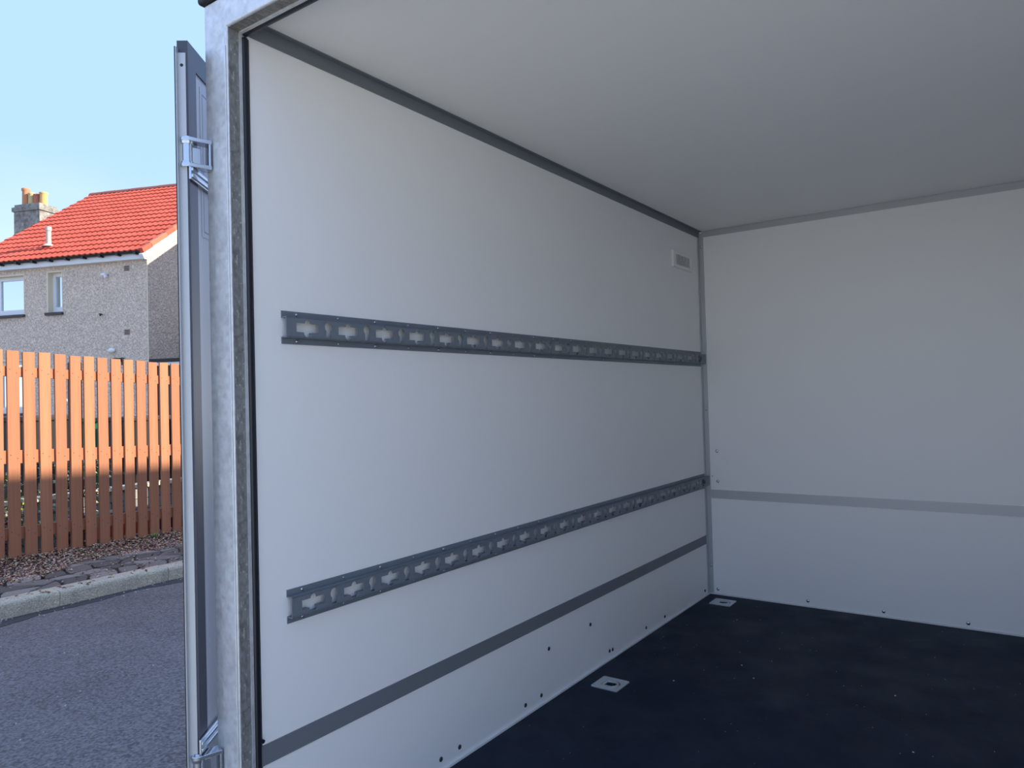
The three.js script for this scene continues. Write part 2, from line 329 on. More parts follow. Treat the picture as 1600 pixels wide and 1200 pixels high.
// recessed lashing rings in the floor
{
  const sh = new THREE.Shape(), hw = 0.0525, c = 0.008;
  sh.moveTo(-hw + c, -hw); sh.lineTo(hw - c, -hw); sh.quadraticCurveTo(hw, -hw, hw, -hw + c); sh.lineTo(hw, hw - c); sh.quadraticCurveTo(hw, hw, hw - c, hw); sh.lineTo(-hw + c, hw); sh.quadraticCurveTo(-hw, hw, -hw, hw - c); sh.lineTo(-hw, -hw + c); sh.quadraticCurveTo(-hw, -hw, -hw + c, -hw);
  const ho = new THREE.Path(); ho.moveTo(-0.03, -0.026); ho.lineTo(-0.03, 0.026); ho.lineTo(0.006, 0.032); ho.absarc(0.006, 0, 0.032, Math.PI / 2, -Math.PI / 2, true); ho.closePath(); sh.holes.push(ho);
  const plate = clean(new THREE.ExtrudeGeometry(sh, { depth: 0.003, bevelEnabled: true, bevelSize: 0.0008, bevelThickness: 0.0008, bevelSegments: 1, curveSegments: 14 }).rotateX(-Math.PI / 2).translate(0, 0.0008, 0));
  const bowl = clean(new THREE.LatheGeometry([[0.001, -0.018], [0.022, -0.017], [0.033, -0.01], [0.0395, 0.0005], [0.0405, 0.0005], [0.034, -0.012], [0.022, -0.0185], [0.001, -0.0195]].map(([a, b]) => new THREE.Vector2(a, b)), 28));
  const pts = []; for (let k = 0; k <= 16; k++) { const t = -Math.PI / 2 + Math.PI * k / 16; pts.push(new THREE.Vector3(0.004 + 0.024 * Math.cos(t), 0.0, 0.024 * Math.sin(t))); }
  pts.unshift(new THREE.Vector3(-0.022, 0, -0.022)); pts.push(new THREE.Vector3(-0.022, 0, 0.022));
  const ring = clean(new THREE.TubeGeometry(new THREE.CatmullRomCurve3(pts), 40, 0.0058, 8));
  const bar = cyl(0.006, 0.006, 0.056, 10).rotateX(Math.PI / 2).translate(-0.022, 0, 0);
  for (const [z, label] of [[-1.386, 'nearer recessed zinc lashing ring plate in the dark floor'], [-2.59, 'farther recessed zinc lashing ring plate in the dark floor corner']]) {
    const t = thing('floor_lashing_ring', label, 'lashing ring', 'lashing rings in the floor'); t.position.set(0.117, 0, z);
    mesh('plate', plate, M.zincDull, t); mesh('bowl', bowl, M.zincShade, t); mesh('ring', join([ring, bar]), M.zinc, t);
    for (const [x, zz] of [[1, 1], [1, -1], [-1, 1], [-1, -1]]) mesh('screw', clean(new THREE.SphereGeometry(0.004, 10, 5, 0, Math.PI * 2, 0, Math.PI / 2).scale(1, 0.5, 1).translate(x * 0.044, 0.0045, zz * 0.044)), M.zinc, t);
  }
}
// crumbs and specks lying on the floor
{
  const g = new THREE.IcosahedronGeometry(0.0022, 0), n = 150, im = new THREE.InstancedMesh(g, std({ color: L3(0.6, 0.6, 0.58), roughness: 0.9 }), n), m = new THREE.Matrix4(), q = new THREE.Quaternion(), e = new THREE.Euler();
  for (let k = 0; k < n; k++) { const s = k < 12 ? rr(0.9, 1.6) : rr(0.25, 0.7); e.set(0, rr(0, 6.3), 0); q.setFromEuler(e); m.compose(new THREE.Vector3(rr(0.05, 1.75), 0.0006 * s, rr(-2.65, -0.3)), q, new THREE.Vector3(s * 1.3, s * 0.6, s)); im.setMatrixAt(k, m); }
  im.name = 'floor_crumbs'; im.castShadow = im.receiveShadow = true; im.userData = { kind: 'stuff', label: 'pale crumbs of grit scattered over the dark floor', category: 'grit' }; scene.add(im);
}

// ---------------------------------------------------------------- street: a plane falling away beside the trailer
const YAW = 10.2466 * D2R, SL = Math.tan(2.1915 * D2R), CAMH = 1.4, GX = 1.379, GY = 1.0522 - CAMH, GZ = 0.968;
const hd = new THREE.Vector3(-Math.sin(YAW), 0, -Math.cos(YAW)), lt = new THREE.Vector3(-Math.cos(YAW), 0, Math.sin(YAW));
function groundY(x, z) { return 1.0522 - 1.4 - Math.tan(2.1915 * D2R) * ((x - 1.379) * -Math.sin(10.2466 * D2R) + (z - 0.968) * -Math.cos(10.2466 * D2R)); }
const street = (o) => { o.position.set(GX, GY, GZ); o.rotation.set(-Math.atan(SL), YAW, 0, 'YXZ'); return o; };   // local: -x = away to the left, -z = along the street
const onStreet = (s, lat, h) => new THREE.Vector3(GX, GY + h - SL * s, GZ).addScaledVector(hd, s).addScaledVector(lt, lat);
const LK = 5.635, LF = 6.953, KH = 0.122, PB = 0.19;
{
  const c = tex(1024, (u, v) => {
    const f = fbm(u, v, 256, 2), p = fbm(u + 0.1, v, 5, 4), st = nz(u * 340, v * 340, 340) > 0.93 ? 1 : 0;
    const d = 0.135 + 0.2 * (f - 0.5) + 0.06 * (p - 0.5) + 0.09 * st * nz(u * 100, v * 100, 100); return S3(d * 1.08, d * 0.96, d * 0.95);
  }, true, 0.4);
  const b = tex(1024, (u, v) => 0.6 * fbm(u, v, 256, 2) + 0.4 * nz(u * 400, v * 400, 400), false, 0.4);
  M.asphalt = std({ map: c, bumpMap: b, bumpScale: 0.004, roughness: 0.9 });
  const kc = tex(512, (u, v) => { const a = fbm(u, v, 120, 2), k = fbm(u, v, 6, 4), m = Math.max(0, k - 0.5) * 0.5; const d = 0.46 + 0.34 * (a - 0.5) + 0.26 * (k - 0.5); return S3(d * (1.1 - 0.3 * m), d * (0.96 - 0.1 * m), d * (0.74 - 0.5 * m)); }, true, 1.2);
  const kb = tex(512, (u, v) => fbm(u, v, 90, 3), false, 1.2);
  M.kerb = std({ map: kc, bumpMap: kb, bumpScale: 0.006, roughness: 0.95 });
  M.stones = [0.1, 0.17, 0.24, 0.14].map((d, i) => std({ color: L3(d * 1.16, d * 0.98, d * 0.85), bumpMap: kb, bumpScale: 0.006, roughness: 0.9 }));
  M.soil = std({ color: L3(0.06, 0.048, 0.038), roughness: 1, bumpMap: kb, bumpScale: 0.02 });
  const pc = tex(512, (u, v) => { const a = fbm(u, v, 60, 3); const d = 0.6 + 0.16 * (a - 0.5); return S3(d, d * 0.95, d * 0.81); }, true, 0.6);
  M.concreteGrey = std({ color: L3(0.2, 0.19, 0.18), roughness: 0.95, bumpMap: kb, bumpScale: 0.006 });
  M.concrete = std({ map: pc, roughness: 0.95 });  // pale, for the unseen slab added to bounce sunlight
}
street(struct(mesh('road', bx(-LK, 40, -0.3, 0, -60, 40), M.asphalt)));
{ // kerb of long stones
  const k = sgroup('kerb', 'row of weathered concrete kerb stones along the pavement edge', 'kerb'); street(k);
  const prof = new THREE.Shape(); prof.moveTo(0, -0.12); prof.lineTo(0.004, KH - 0.03); prof.quadraticCurveTo(0, KH - 0.002, -0.035, KH); prof.lineTo(-0.13, KH + 0.004); prof.lineTo(-0.13, -0.12); prof.closePath();
  const st = 3.634 / 1.4 * 1.4, len = 0.994;      // joints at s = 3.634 and 4.63
  for (let i = -4; i < 8; i++) {
    const g = new THREE.ExtrudeGeometry(prof, { depth: len - 0.012, bevelEnabled: true, bevelSize: 0.004, bevelThickness: 0.004, bevelSegments: 1, curveSegments: 4 });
    const s0 = 3.634 + i * len; g.translate(-LK - rr(0, 0.006), rr(-0.004, 0.004), -(s0 + len - 0.006)); mesh('kerb_stone', mUV(g), M.kerb, k);
  }
}
{ // ragged dark tar joint along the kerb
  const sh = new THREE.Shape(); sh.moveTo(0, 0); const n = 90; for (let i = 0; i <= n; i++) { const t = i / n * 9; sh.lineTo(t, -(0.13 + 0.035 * Math.sin(t * 3.1) + 0.03 * Math.sin(t * 7.7 + 1) + rr(-0.015, 0.015))); } sh.lineTo(9, 0); sh.closePath();
  const g = new THREE.ExtrudeGeometry(sh, { depth: 0.004, bevelEnabled: false }).rotateX(-Math.PI / 2).rotateY(Math.PI / 2).translate(-LK, 0, -0.5);   // shape x -> -z, shape y -> -x ... towards the road
  street(struct(mesh('gutter_tar', mUV(g), std({ color: L3(0.06, 0.054, 0.054), roughness: 0.9, bumpMap: M.asphalt.bumpMap, bumpScale: 0.004 })), 'ragged dark tar joint along the foot of the kerb', 'tar strip'));
}
{ // pavement: bed and irregular stones, rising to the fence
  const rise = (PB - KH) / (LF - LK);
  const bed = sgroup('pavement', 'strip of dark irregular stone paving behind the kerb', 'pavement'); street(bed);
  const pg = new THREE.BufferGeometry(), x0 = -LK - 0.12, x1 = -LF - 0.3, y0 = KH - 0.012, y1 = PB + 0.3 * rise - 0.012;
  const wedge = new THREE.Shape(); wedge.moveTo(x0, -0.2); wedge.lineTo(x0, y0); wedge.lineTo(x1, y1); wedge.lineTo(x1, -0.2); wedge.closePath();
  mesh('bed', mUV(new THREE.ExtrudeGeometry(wedge, { depth: 62, bevelEnabled: false }).translate(0, 0, -54)), M.soil, bed);
  const top = (lat) => KH + (lat - LK) * rise;
  const s0 = 3.05, ds = 0.235, nS = 18, l0 = LK + 0.14, dl = 0.165, nL = 6, pt = [];
  for (let i = 0; i <= nS; i++) { pt.push([]); for (let j = 0; j <= nL; j++) pt[i].push([s0 + (i + (j % 2) * 0.5) * ds + rr(-0.06, 0.06), l0 + j * dl + (j ? rr(-0.045, 0.045) : 0)]); }
  for (let i = 0; i < nS; i++) for (let j = 0; j < nL; j++) {
    const q = [pt[i][j], pt[i + 1][j], pt[i + 1][j + 1], pt[i][j + 1]];
    const poly = []; for (let k = 0; k < 4; k++) { const a = q[k], b = q[(k + 1) % 4]; poly.push(a); poly.push([(a[0] + b[0]) / 2, (a[1] + b[1]) / 2]); }
    const cx = poly.reduce((t, p) => t + p[0], 0) / 8, cl = poly.reduce((t, p) => t + p[1], 0) / 8;
    const gap = 0.93, inn = 0.78, hh = rr(-0.003, 0.008), tx = rr(-0.03, 0.03), tl = rr(-0.04, 0.04);
    const pos = [], P = (p, f, h) => { const s = cx + (p[0] - cx) * f, l = cl + (p[1] - cl) * f; return [-l, top(l) + h + (s - cx) * tx + (l - cl) * tl, -s]; };
    const cen = P([cx, cl], 0, hh + 0.004);
    for (let k = 0; k < 8; k++) {
      const a = poly[k], b = poly[(k + 1) % 8];
      const fa = k % 2 ? 0.985 : 0.9, fb = k % 2 ? 0.9 : 0.985;
      const A0 = P(a, gap * fa, -0.03), B0 = P(b, gap * fb, -0.03), A1 = P(a, gap * fa, hh - 0.006), B1 = P(b, gap * fb, hh - 0.006), A2 = P(a, inn * fa, hh), B2 = P(b, inn * fb, hh);
      pos.push(...A0, ...A1, ...B0, ...B0, ...A1, ...B1, ...A1, ...A2, ...B1, ...B1, ...A2, ...B2, ...A2, ...cen, ...B2);
    }
    const g = new THREE.BufferGeometry(); g.setAttribute('position', new THREE.Float32BufferAttribute(pos, 3)); g.computeVertexNormals();
    // make sure faces look upward
    const nrm = g.attributes.normal; if (nrm.getY(12) < 0) { for (let t = 0; t < pos.length; t += 9) for (let c = 0; c < 3; c++) { const w = pos[t + 3 + c]; pos[t + 3 + c] = pos[t + 6 + c]; pos[t + 6 + c] = w; } g.setAttribute('position', new THREE.Float32BufferAttribute(pos, 3)); g.computeVertexNormals(); }
    mesh('paving_stone', mUV(g), M.stones[(i * 7 + j * 3 + (rnd() * 4 | 0)) % 4], bed);
  }
  // bark chips and dry leaves drifted along the fence
  const tri = new THREE.BufferGeometry();
  tri.setAttribute('position', new THREE.Float32BufferAttribute([-1, 0, -0.35, 1, 0.1, -0.3, 0.7, 0.25, 0.4, -0.8, 0.05, 0.35, 0, 0.45, 0], 3)); tri.setIndex([0, 4, 1, 1, 4, 2, 2, 4, 3, 3, 4, 0, 0, 1, 2, 0, 2, 3]); tri.computeVertexNormals();
  const n = 11000, im = new THREE.InstancedMesh(tri, std({ color: 0xffffff, roughness: 0.95, side: THREE.DoubleSide }), n);
  const m = new THREE.Matrix4(), q = new THREE.Quaternion(), e = new THREE.Euler(), col = new THREE.Color();
  for (let k = 0; k < n; k++) {
    const t = k < 10200, s = rr(2.9, 7.6), wob = 0.12 * Math.sin(s * 2.3) + 0.08 * Math.sin(s * 5.1 + 1);
    const lat = t ? LF + 0.12 - Math.abs(Math.pow(rnd(), 1.25)) * (0.78 + wob) : rr(LK + 0.02, LF);
    const size = rr(0.008, 0.024); e.set(rr(-0.5, 0.5), rr(0, 6.3), rr(-0.5, 0.5)); q.setFromEuler(e);
    const near = Math.max(0, 1 - (LF - lat) / 0.5) * 0.028 * rnd();
    m.compose(new THREE.Vector3(-lat, top(lat) + 0.005 + near, -s), q, new THREE.Vector3(size, size, size)); im.setMatrixAt(k, m);
    const b = rr(0, 1); if (b < 0.38) col.setRGB(rr(0.3, 0.5), rr(0.17, 0.27), rr(0.1, 0.17)); else if (b < 0.54) col.setRGB(rr(0.1, 0.18), rr(0.06, 0.1), rr(0.04, 0.07)); else col.setRGB(rr(0.6, 0.85), rr(0.42, 0.58), rr(0.3, 0.42));
    im.setColorAt(k, col);
  }
  im.name = 'bark_chips'; im.castShadow = im.receiveShadow = true; im.userData = { kind: 'stuff', label: 'brown bark chips and dry leaves strewn along the foot of the fence', category: 'bark chips' }; scene.add(im); street(im);
  // pale grit on the road and in the gutter
  const ng = 420, gm = new THREE.InstancedMesh(new THREE.IcosahedronGeometry(1, 0), std({ color: L3(0.45, 0.42, 0.38), roughness: 0.9 }), ng);
  for (let k = 0; k < ng; k++) {
    const gut = k < 170, lat = gut ? LK - Math.pow(rnd(), 2) * 0.16 - 0.01 : rr(1.4, LK - 0.05), s = gut ? rr(2.9, 6.4) : rr(0.8, 6.2), z = gut ? rr(0.004, 0.011) : rr(0.002, 0.0075);
    e.set(rr(0, 3), rr(0, 6), 0); q.setFromEuler(e); m.compose(new THREE.Vector3(-lat, z * 0.3, -s), q, new THREE.Vector3(z, z * 0.5, z * 0.8)); gm.setMatrixAt(k, m);
  }
  gm.name = 'road_grit'; gm.castShadow = gm.receiveShadow = true; gm.userData = { kind: 'stuff', label: 'pale grit and litter scattered on the asphalt and in the gutter', category: 'grit' }; scene.add(gm); street(gm);
}
struct(street(mesh('garden_ground', bx(-70, -LF - 0.28, -0.4, PB - 0.02, -60, 40), M.soil)));

// ---------------------------------------------------------------- timber fence
{
  const wc = (r, g, b, k) => tex(256, (u, v) => { const gr = fbm(u * 1, v * 0.12 + 0.5, 64, 2), lo = fbm(u + k, v * 0.25, 6, 3); const f = 0.82 + 0.25 * (gr - 0.5) + 0.3 * (lo - 0.5) + 0.1; return S3(r * f, g * f, b * f); }, true, 1);
  const mats = [[0.43, 0.168, 0.08], [0.40, 0.157, 0.075], [0.46, 0.182, 0.088]].map(([r, g, b], i) => { const t = wc(r, g, b, i * 0.3); t.repeat.set(3, 0.5); return std({ map: t, roughness: 0.78 }); });
  M.fencePost = std({ color: L3(0.2, 0.08, 0.045), roughness: 0.85 });
  M.screwDark = std({ color: L3(0.06, 0.04, 0.035), roughness: 0.6 });
  const f = thing('slat_fence', 'orange brown timber slat fence along the back of the pavement', 'fence');
  f.position.copy(onStreet(0, LF, 0)); f.rotation.y = YAW;          // local -z along the street, local +x towards the road
  const k14 = 1.4 / 1.5, botH = 0.2 * k14, topH = 2.255 * k14, pitch = 0.1463, w = 0.108;
  const slatG = [0, 1].map((i) => rbx(0.02, topH - botH, w, 0.003, 0.011, (topH - botH) / 2, 0));
  const scG = cyl(0.0045, 0.0045, 0.002, 8).rotateZ(Math.PI / 2);
  const rails = [[2.1 * k14, 2.0 * k14], [1.275 * k14, 1.145 * k14], [0.52 * k14, 0.4 * k14]];
  const sA = 2.4, sB = 8.6, tilt = -Math.atan(SL);
  const rg = rails.map(([a, b]) => [(a + b) / 2, a - b]);
  for (const [yc, hh] of rg) { const r = mesh('rail', rbx(0.035, hh, sB - sA, 0.003), mats[1], f); r.position.set(-0.018, yc - SL * (sA + sB) / 2, -(sA + sB) / 2); r.rotation.x = tilt; }
  let i = 0;
  for (let s = 4.018 + w / 2 - 11 * pitch; s < sB; s += pitch, i++) {
    const m = mesh('slat', slatG[0], mats[i * 5 % 3], f); m.position.set(0, botH - SL * s + rr(-0.006, 0.006), -s);
    m.rotation.x = rr(-0.003, 0.003);
    if (s > 3.6 && s < 6.6) for (const [yc, hh] of rg) for (const [dz, dy] of [[0.03, 0.02], [-0.03, -0.015]]) { const q = mesh('screw', scG, M.screwDark, m); q.position.set(0.0212, yc - botH + dy, dz); }
  }
  for (const s of [2.75, 4.72, 6.7, 8.5]) { const p = mesh('post', rbx(0.09, 2.05, 0.09, 0.004), M.fencePost, f); p.position.set(-0.081, 1.02 - SL * s, -s); }
}
// weed at the foot of the fence
{
  const t = thing('weed', 'small green weed at the foot of the fence', 'weed'); t.position.copy(onStreet(5.43, LF - 0.13, PB));
  const lm = std({ color: L3(0.16, 0.3, 0.06), roughness: 0.7, side: THREE.DoubleSide });
  for (let k = 0; k < 9; k++) {
    const g = new THREE.PlaneGeometry(0.022, 0.09, 2, 3), p = g.attributes.position;
    for (let i = 0; i < p.count; i++) { const y = (p.getY(i) + 0.045) / 0.09; p.setXYZ(i, p.getX(i) * Math.sin(Math.PI * (0.12 + 0.85 * y)), y * 0.07, 0.05 * y * y + Math.abs(p.getX(i)) * 0.3); }
    g.computeVertexNormals(); const l = mesh('leaf', g, lm, t); l.rotation.y = k * 0.7 + rr(-0.2, 0.2); l.scale.setScalar(rr(0.6, 1.1));
  }
}

// ---------------------------------------------------------------- houses
{
  const c = tex(512, (u, v) => { const f = nz(u * 110, v * 110, 110), f2 = nz(u * 200 + 5, v * 200, 200), l = fbm(u, v, 5, 3); const d = 0.56 + 0.3 * (f - 0.5) + 0.2 * (f2 - 0.5) + 0.06 * (l - 0.5); return S3(d * 1.12, d * 0.93, d * 0.76); }, true, 0.4);
  const b = tex(512, (u, v) => nz(u * 110, v * 110, 110), false, 0.4);
  M.dash = std({ map: c, bumpMap: b, bumpScale: 0.012, roughness: 0.95 });
  M.cream = std({ color: L3(0.8, 0.7, 0.52), roughness: 0.9 });
  M.render = std({ color: L3(0.78, 0.72, 0.62), roughness: 0.9 });
  M.white = std({ color: L3(0.85, 0.83, 0.79), roughness: 0.9 });
  M.upvc = std({ color: L3(0.8, 0.82, 0.85), roughness: 0.35 });
  M.glass = std({ color: L3(0.62, 0.74, 0.82), roughness: 0.04, metalness: 1 });
  M.sillDark = std({ color: L3(0.07, 0.06, 0.06), roughness: 0.7 });
  M.gutter = std({ color: L3(0.012, 0.012, 0.013), roughness: 0.35 });
  M.tiles = [[0.55, 0.085, 0.042], [0.52, 0.08, 0.039], [0.58, 0.093, 0.047]].map(([r, g, bb]) => std({ color: L3(r, g, bb), roughness: 0.7 }));
  M.verge = std({ color: L3(0.55, 0.15, 0.08), roughness: 0.7 });
  M.ridge = std({ color: L3(0.32, 0.1, 0.07), roughness: 0.75 });
  const cc = tex(256, (u, v) => { const a = fbm(u, v, 12, 4), k = fbm(u, v * 0.4, 20, 3); const d = 0.24 + 0.3 * (a - 0.5) + 0.2 * (k - 0.5); return S3(d, d * 0.95, d * 0.85); }, true, 0.8);
  M.chimney = std({ map: cc, roughness: 0.95 });
  M.clay = [[0.5, 0.22, 0.11], [0.55, 0.42, 0.22], [0.4, 0.15, 0.1], [0.6, 0.36, 0.14]].map(([r, g, bb]) => std({ color: L3(r, g, bb), roughness: 0.85 }));
}
const HY = 21.3 * D2R;
const houseLocal = (x, y, z) => new THREE.Vector3(-14.2477, y, -7.4307).add(new THREE.Vector3(x, 0, z).applyAxisAngle(new THREE.Vector3(0, 1, 0), HY));
{
  const h = thing('house', 'grey pebbledashed house with bright red tiled roof beyond the fence', 'house');
  h.position.set(-14.2477, 0, -7.4307); h.rotation.y = HY;           // local +x right along the front, -z to the back
  const X0 = -5.05, X1 = -0.055, DZ = -7.6, Y0 = -1.4, YE = 4.45;
  const PIT = 34.5 * D2R, eaveZ = 0.22, ridgeZ = -3.75, ridgeY = YE + (eaveZ - ridgeZ) * Math.tan(PIT);
  // front wall with window openings
  const wins = [[-4.95, -3.42, 3.26, 4.18], [-2.74, -2.345, 3.26, 4.19], [-4.95, -3.5, 0.98, 2.2]];
  const s = new THREE.Shape(); s.moveTo(X0, Y0); s.lineTo(X1, Y0); s.lineTo(X1, 4.4); s.lineTo(X0, 4.4); s.closePath();
  for (const [a, b, c, d] of wins) { const p = new THREE.Path(); p.moveTo(a, c); p.lineTo(a, d); p.lineTo(b, d); p.lineTo(b, c); p.closePath(); s.holes.push(p); }
  mesh('front_wall', mUV(new THREE.ExtrudeGeometry(s, { depth: 0.28, bevelEnabled: false }).translate(0, 0, -0.28)), M.dash, h);
  const gs = new THREE.Shape(); gs.moveTo(0.28, Y0); gs.lineTo(7.6, Y0); gs.lineTo(7.6, 4.4); gs.lineTo(3.75, ridgeY - 0.22); gs.lineTo(0, 4.4); gs.lineTo(0.28, 4.4); gs.closePath();
  for (const x of [X1 - 0.28, X0]) mesh('gable_wall', mUV(new THREE.ExtrudeGeometry(gs, { depth: 0.28, bevelEnabled: false }).rotateY(Math.PI / 2).translate(x, 0, x < -1 ? 0 : -0.0)), M.dash, h);
  mesh('back_wall', bx(X0 + 0.28, X1 - 0.28, Y0, 4.4, DZ, DZ + 0.28), M.dash, h);
  mesh('inner_floor', bx(X0 + 0.28, X1 - 0.28, 2.5, 2.7, DZ + 0.28, -0.28), M.sillDark, h);
  mesh('corner_bead', bx(X1 - 0.012, X1 + 0.004, Y0, 4.36, -0.012, 0.004), M.cream, h);
  mesh('plinth', bx(X0, X1, Y0, 0.2, 0, 0.02), M.sillDark, h);
  // windows
  for (const [a, b, c, d] of wins) {
    const w = mesh('window_frame', join([bx(a, b, c, c + 0.14, -0.2, -0.13), bx(a, b, d - 0.09, d, -0.2, -0.13), bx(a, a + 0.08, c + 0.14, d - 0.09, -0.2, -0.13), bx(b - 0.05, b, c + 0.14, d - 0.09, -0.2, -0.13),
      ...(b - a > 1 ? [bx(-4.3 - 0.045, -4.22 - 0.01, c + 0.14, d - 0.09, -0.2, -0.13)] : [])]), M.upvc, h);
    mesh('pane', bx(a + 0.07, b - 0.04, c + 0.13, d - 0.08, -0.175, -0.16), M.glass, w);
    mesh('jamb_lining', bx(a - 0.025, a + 0.006, c, d, -0.2, 0.008), M.cream, h);
    mesh('jamb_lining', bx(b - 0.006, b + 0.012, c, d, -0.2, 0.004), M.cream, h);
    mesh('lintel_lining', bx(a - 0.02, b + 0.02, d - 0.008, d + 0.02, -0.2, 0.006), M.cream, h);
    mesh('sill', bx(a - 0.05, b + 0.03, c - 0.06, c, -0.2, 0.06), M.sillDark, h);
  }
  // eaves: fascia, soffit, gutter and brackets
  mesh('fascia', bx(X0 - 0.05, X1 + 0.06, 4.3, 4.43, 0.1, 0.125), M.upvc, h);
  mesh('soffit', bx(X0, X1, 4.3, 4.32, 0, 0.1), M.upvc, h);
  const gut = new THREE.Shape(); gut.absarc(0, 0, 0.052, Math.PI, 0, false); gut.lineTo(0.046, 0); gut.absarc(0, 0, 0.046, 0, Math.PI, true); gut.closePath();
  mesh('gutter', mUV(new THREE.ExtrudeGeometry(gut, { depth: 5.05, bevelEnabled: false, curveSegments: 10 }).rotateY(Math.PI / 2).translate(X0 - 0.03, 4.462, 0.185)), M.gutter, h);
  for (let x = -0.15; x > -5; x -= 0.46) mesh('gutter_bracket', bx(x - 0.06, x, 4.385, 4.43, 0.125, 0.24), M.gutter, h);
  // barge boards
  for (const x of [X1 + 0.0, X0 - 0.1]) {
    const L = (eaveZ - ridgeZ) / Math.cos(PIT), g = rbx(0.1, 0.12, L + 0.05, 0.004); const b = mesh('barge_board', g, M.upvc, h);
    b.position.set(x + 0.05, (YE + ridgeY) / 2 - 0.115, (eaveZ + ridgeZ) / 2 - 0.02); b.rotation.x = PIT;
    const b2 = mesh('barge_board', g, M.upvc, h); b2.position.set(x + 0.05, (YE + ridgeY) / 2 - 0.115, ridgeZ - (eaveZ - ridgeZ) / 2 + 0.02); b2.rotation.x = -PIT;
  }
  // roof decks
  const deckL = (eaveZ - ridgeZ) / Math.cos(PIT);
  const d1 = mesh('roof_deck', bx(X0 - 0.05, X1 + 0.06, -0.03, -0.005, -deckL / 2, deckL / 2), M.gutter, h); d1.position.set(0, (YE + ridgeY) / 2, (eaveZ + ridgeZ) / 2); d1.rotation.x = PIT;
  const d2 = mesh('roof_deck', bx(X0 - 0.05, X1 + 0.06, -0.03, 0.03, -deckL / 2, deckL / 2), M.tiles[0], h); d2.position.set(0, (YE + ridgeY) / 2, ridgeZ - (eaveZ - ridgeZ) / 2); d2.rotation.x = -PIT;
  // interlocking tiles with a double roll, one by one
  const NC = 16, NT = 17, tw = (X1 + 0.03 - X0 + 0.05) / NT, gauge = deckL / NC, tl = gauge + 0.06, seg = 10;
  const tp = [], prof = (u) => 0.012 + 0.019 * Math.pow(0.5 + 0.5 * Math.cos((u * 2 - 0.5) * Math.PI * 2), 1.6);
  const quad = (a, b, c, d) => tp.push(...a, ...b, ...c, ...a, ...c, ...d);
  for (let k = 0; k < seg; k++) {
    const u0 = k / seg, u1 = (k + 1) / seg, x0 = u0 * tw, x1 = u1 * tw, y0 = prof(u0), y1 = prof(u1), hi = 0.028;
    quad([x0, y0 + hi, 0], [x1, y1 + hi, 0], [x1, y1, -tl], [x0, y0, -tl]);            // upper face, lower edge raised
    quad([x0, y0 + hi - 0.022, 0], [x1, y1 + hi - 0.022, 0], [x1, y1 + hi, 0], [x0, y0 + hi, 0]);   // butt
  }
  const tg = new THREE.BufferGeometry(); tg.setAttribute('position', new THREE.Float32BufferAttribute(tp, 3)); tg.computeVertexNormals();
  const tileG = mUV(toCreasedNormals(tg, 0.7));
  const pitchGroup = (m, along, x, y = 0) => { m.position.set(x, YE + along * Math.sin(PIT) + y * Math.cos(PIT), eaveZ - along * Math.cos(PIT) + y * Math.sin(PIT)); m.rotation.x = PIT; };
  for (let r = 0; r < NC; r++) for (let c = 0; c < NT; c++) { const m = mesh('roof_tile', tileG, M.tiles[(r * 3 + c * 7 + (rnd() * 3 | 0)) % 3], h); pitchGroup(m, r * gauge - 0.03, X0 - 0.05 + c * tw, rr(0, 0.003)); }
  // verge cloak tiles on the right and ridge tiles
  const vg = rbx(0.1, 0.11, gauge + 0.035, 0.01);
  for (let r = 0; r < NC; r++) { const m = mesh('verge_tile', vg, r % 3 ? M.verge : M.tiles[2], h); pitchGroup(m, (r + 0.5) * gauge, X1 + 0.06, 0.005 + 0.004 * (r % 2)); m.rotation.x = PIT - 0.03; }
  const rg = new THREE.Shape(); rg.absarc(0, 0, 0.13, 0.15, Math.PI - 0.15, false); rg.absarc(0, 0, 0.11, Math.PI - 0.15, 0.15, true); rg.closePath();
  const rG = mUV(new THREE.ExtrudeGeometry(rg, { depth: 0.44, bevelEnabled: false, curveSegments: 8 }).rotateY(Math.PI / 2));
  for (let k = 0; k < 11; k++) { const m = mesh('ridge_tile', rG, M.ridge, h); m.position.set(X0 - 0.05 + k * 0.462, ridgeY - 0.06 + (k % 2) * 0.004, ridgeZ); }
  // soil vent pipe through the roof
  const vp = mesh('vent_pipe', join([cyl(0.055, 0.055, 0.5, 14), cyl(0.065, 0.065, 0.1, 14).translate(0, 0.22, 0), cyl(0.075, 0.15, 0.06, 14).translate(0, -0.17, 0)]), std({ color: L3(0.5, 0.45, 0.4), roughness: 0.8 }), h);
  vp.position.set(-3.08, 5.08, -0.36);
  // things on the wall
  const brick = std({ color: L3(0.34, 0.24, 0.2), roughness: 0.9 });
  for (const [x, y] of [[-0.586, 4.139], [-0.604, 2.723]]) { const a = mesh('air_brick', bx(x - 0.07, x + 0.07, y - 0.06, y + 0.06, 0, 0.008), brick, h); for (let k = 0; k < 3; k++) mesh('slot', bx(x - 0.055, x + 0.055, y - 0.045 + k * 0.035, y - 0.03 + k * 0.035, 0.008, 0.011), M.sillDark, a); }
  const sec = mesh('security_light', join([rbx(0.12, 0.06, 0.09, 0.015, -1.146, 4.03, 0.05), cyl(0.03, 0.03, 0.05, 12).rotateX(Math.PI / 2).translate(-1.1, 3.985, 0.06), cyl(0.02, 0.02, 0.05, 10).rotateX(Math.PI / 2).translate(-1.17, 4.03, 0.02)]), M.upvc, h);
  mesh('bulkhead_lamp', clean(new THREE.SphereGeometry(0.09, 16, 10).scale(1, 0.62, 0.6).translate(-0.987, 2.329, 0.04)), M.plasticW, h);
  mesh('overflow_pipe', join([cyl(0.015, 0.015, 0.08, 8).rotateX(Math.PI / 2).translate(-1.263, 3.149, 0.04), cyl(0.015, 0.015, 0.06, 8).translate(-1.24, 3.13, 0.08)]), M.black, h);
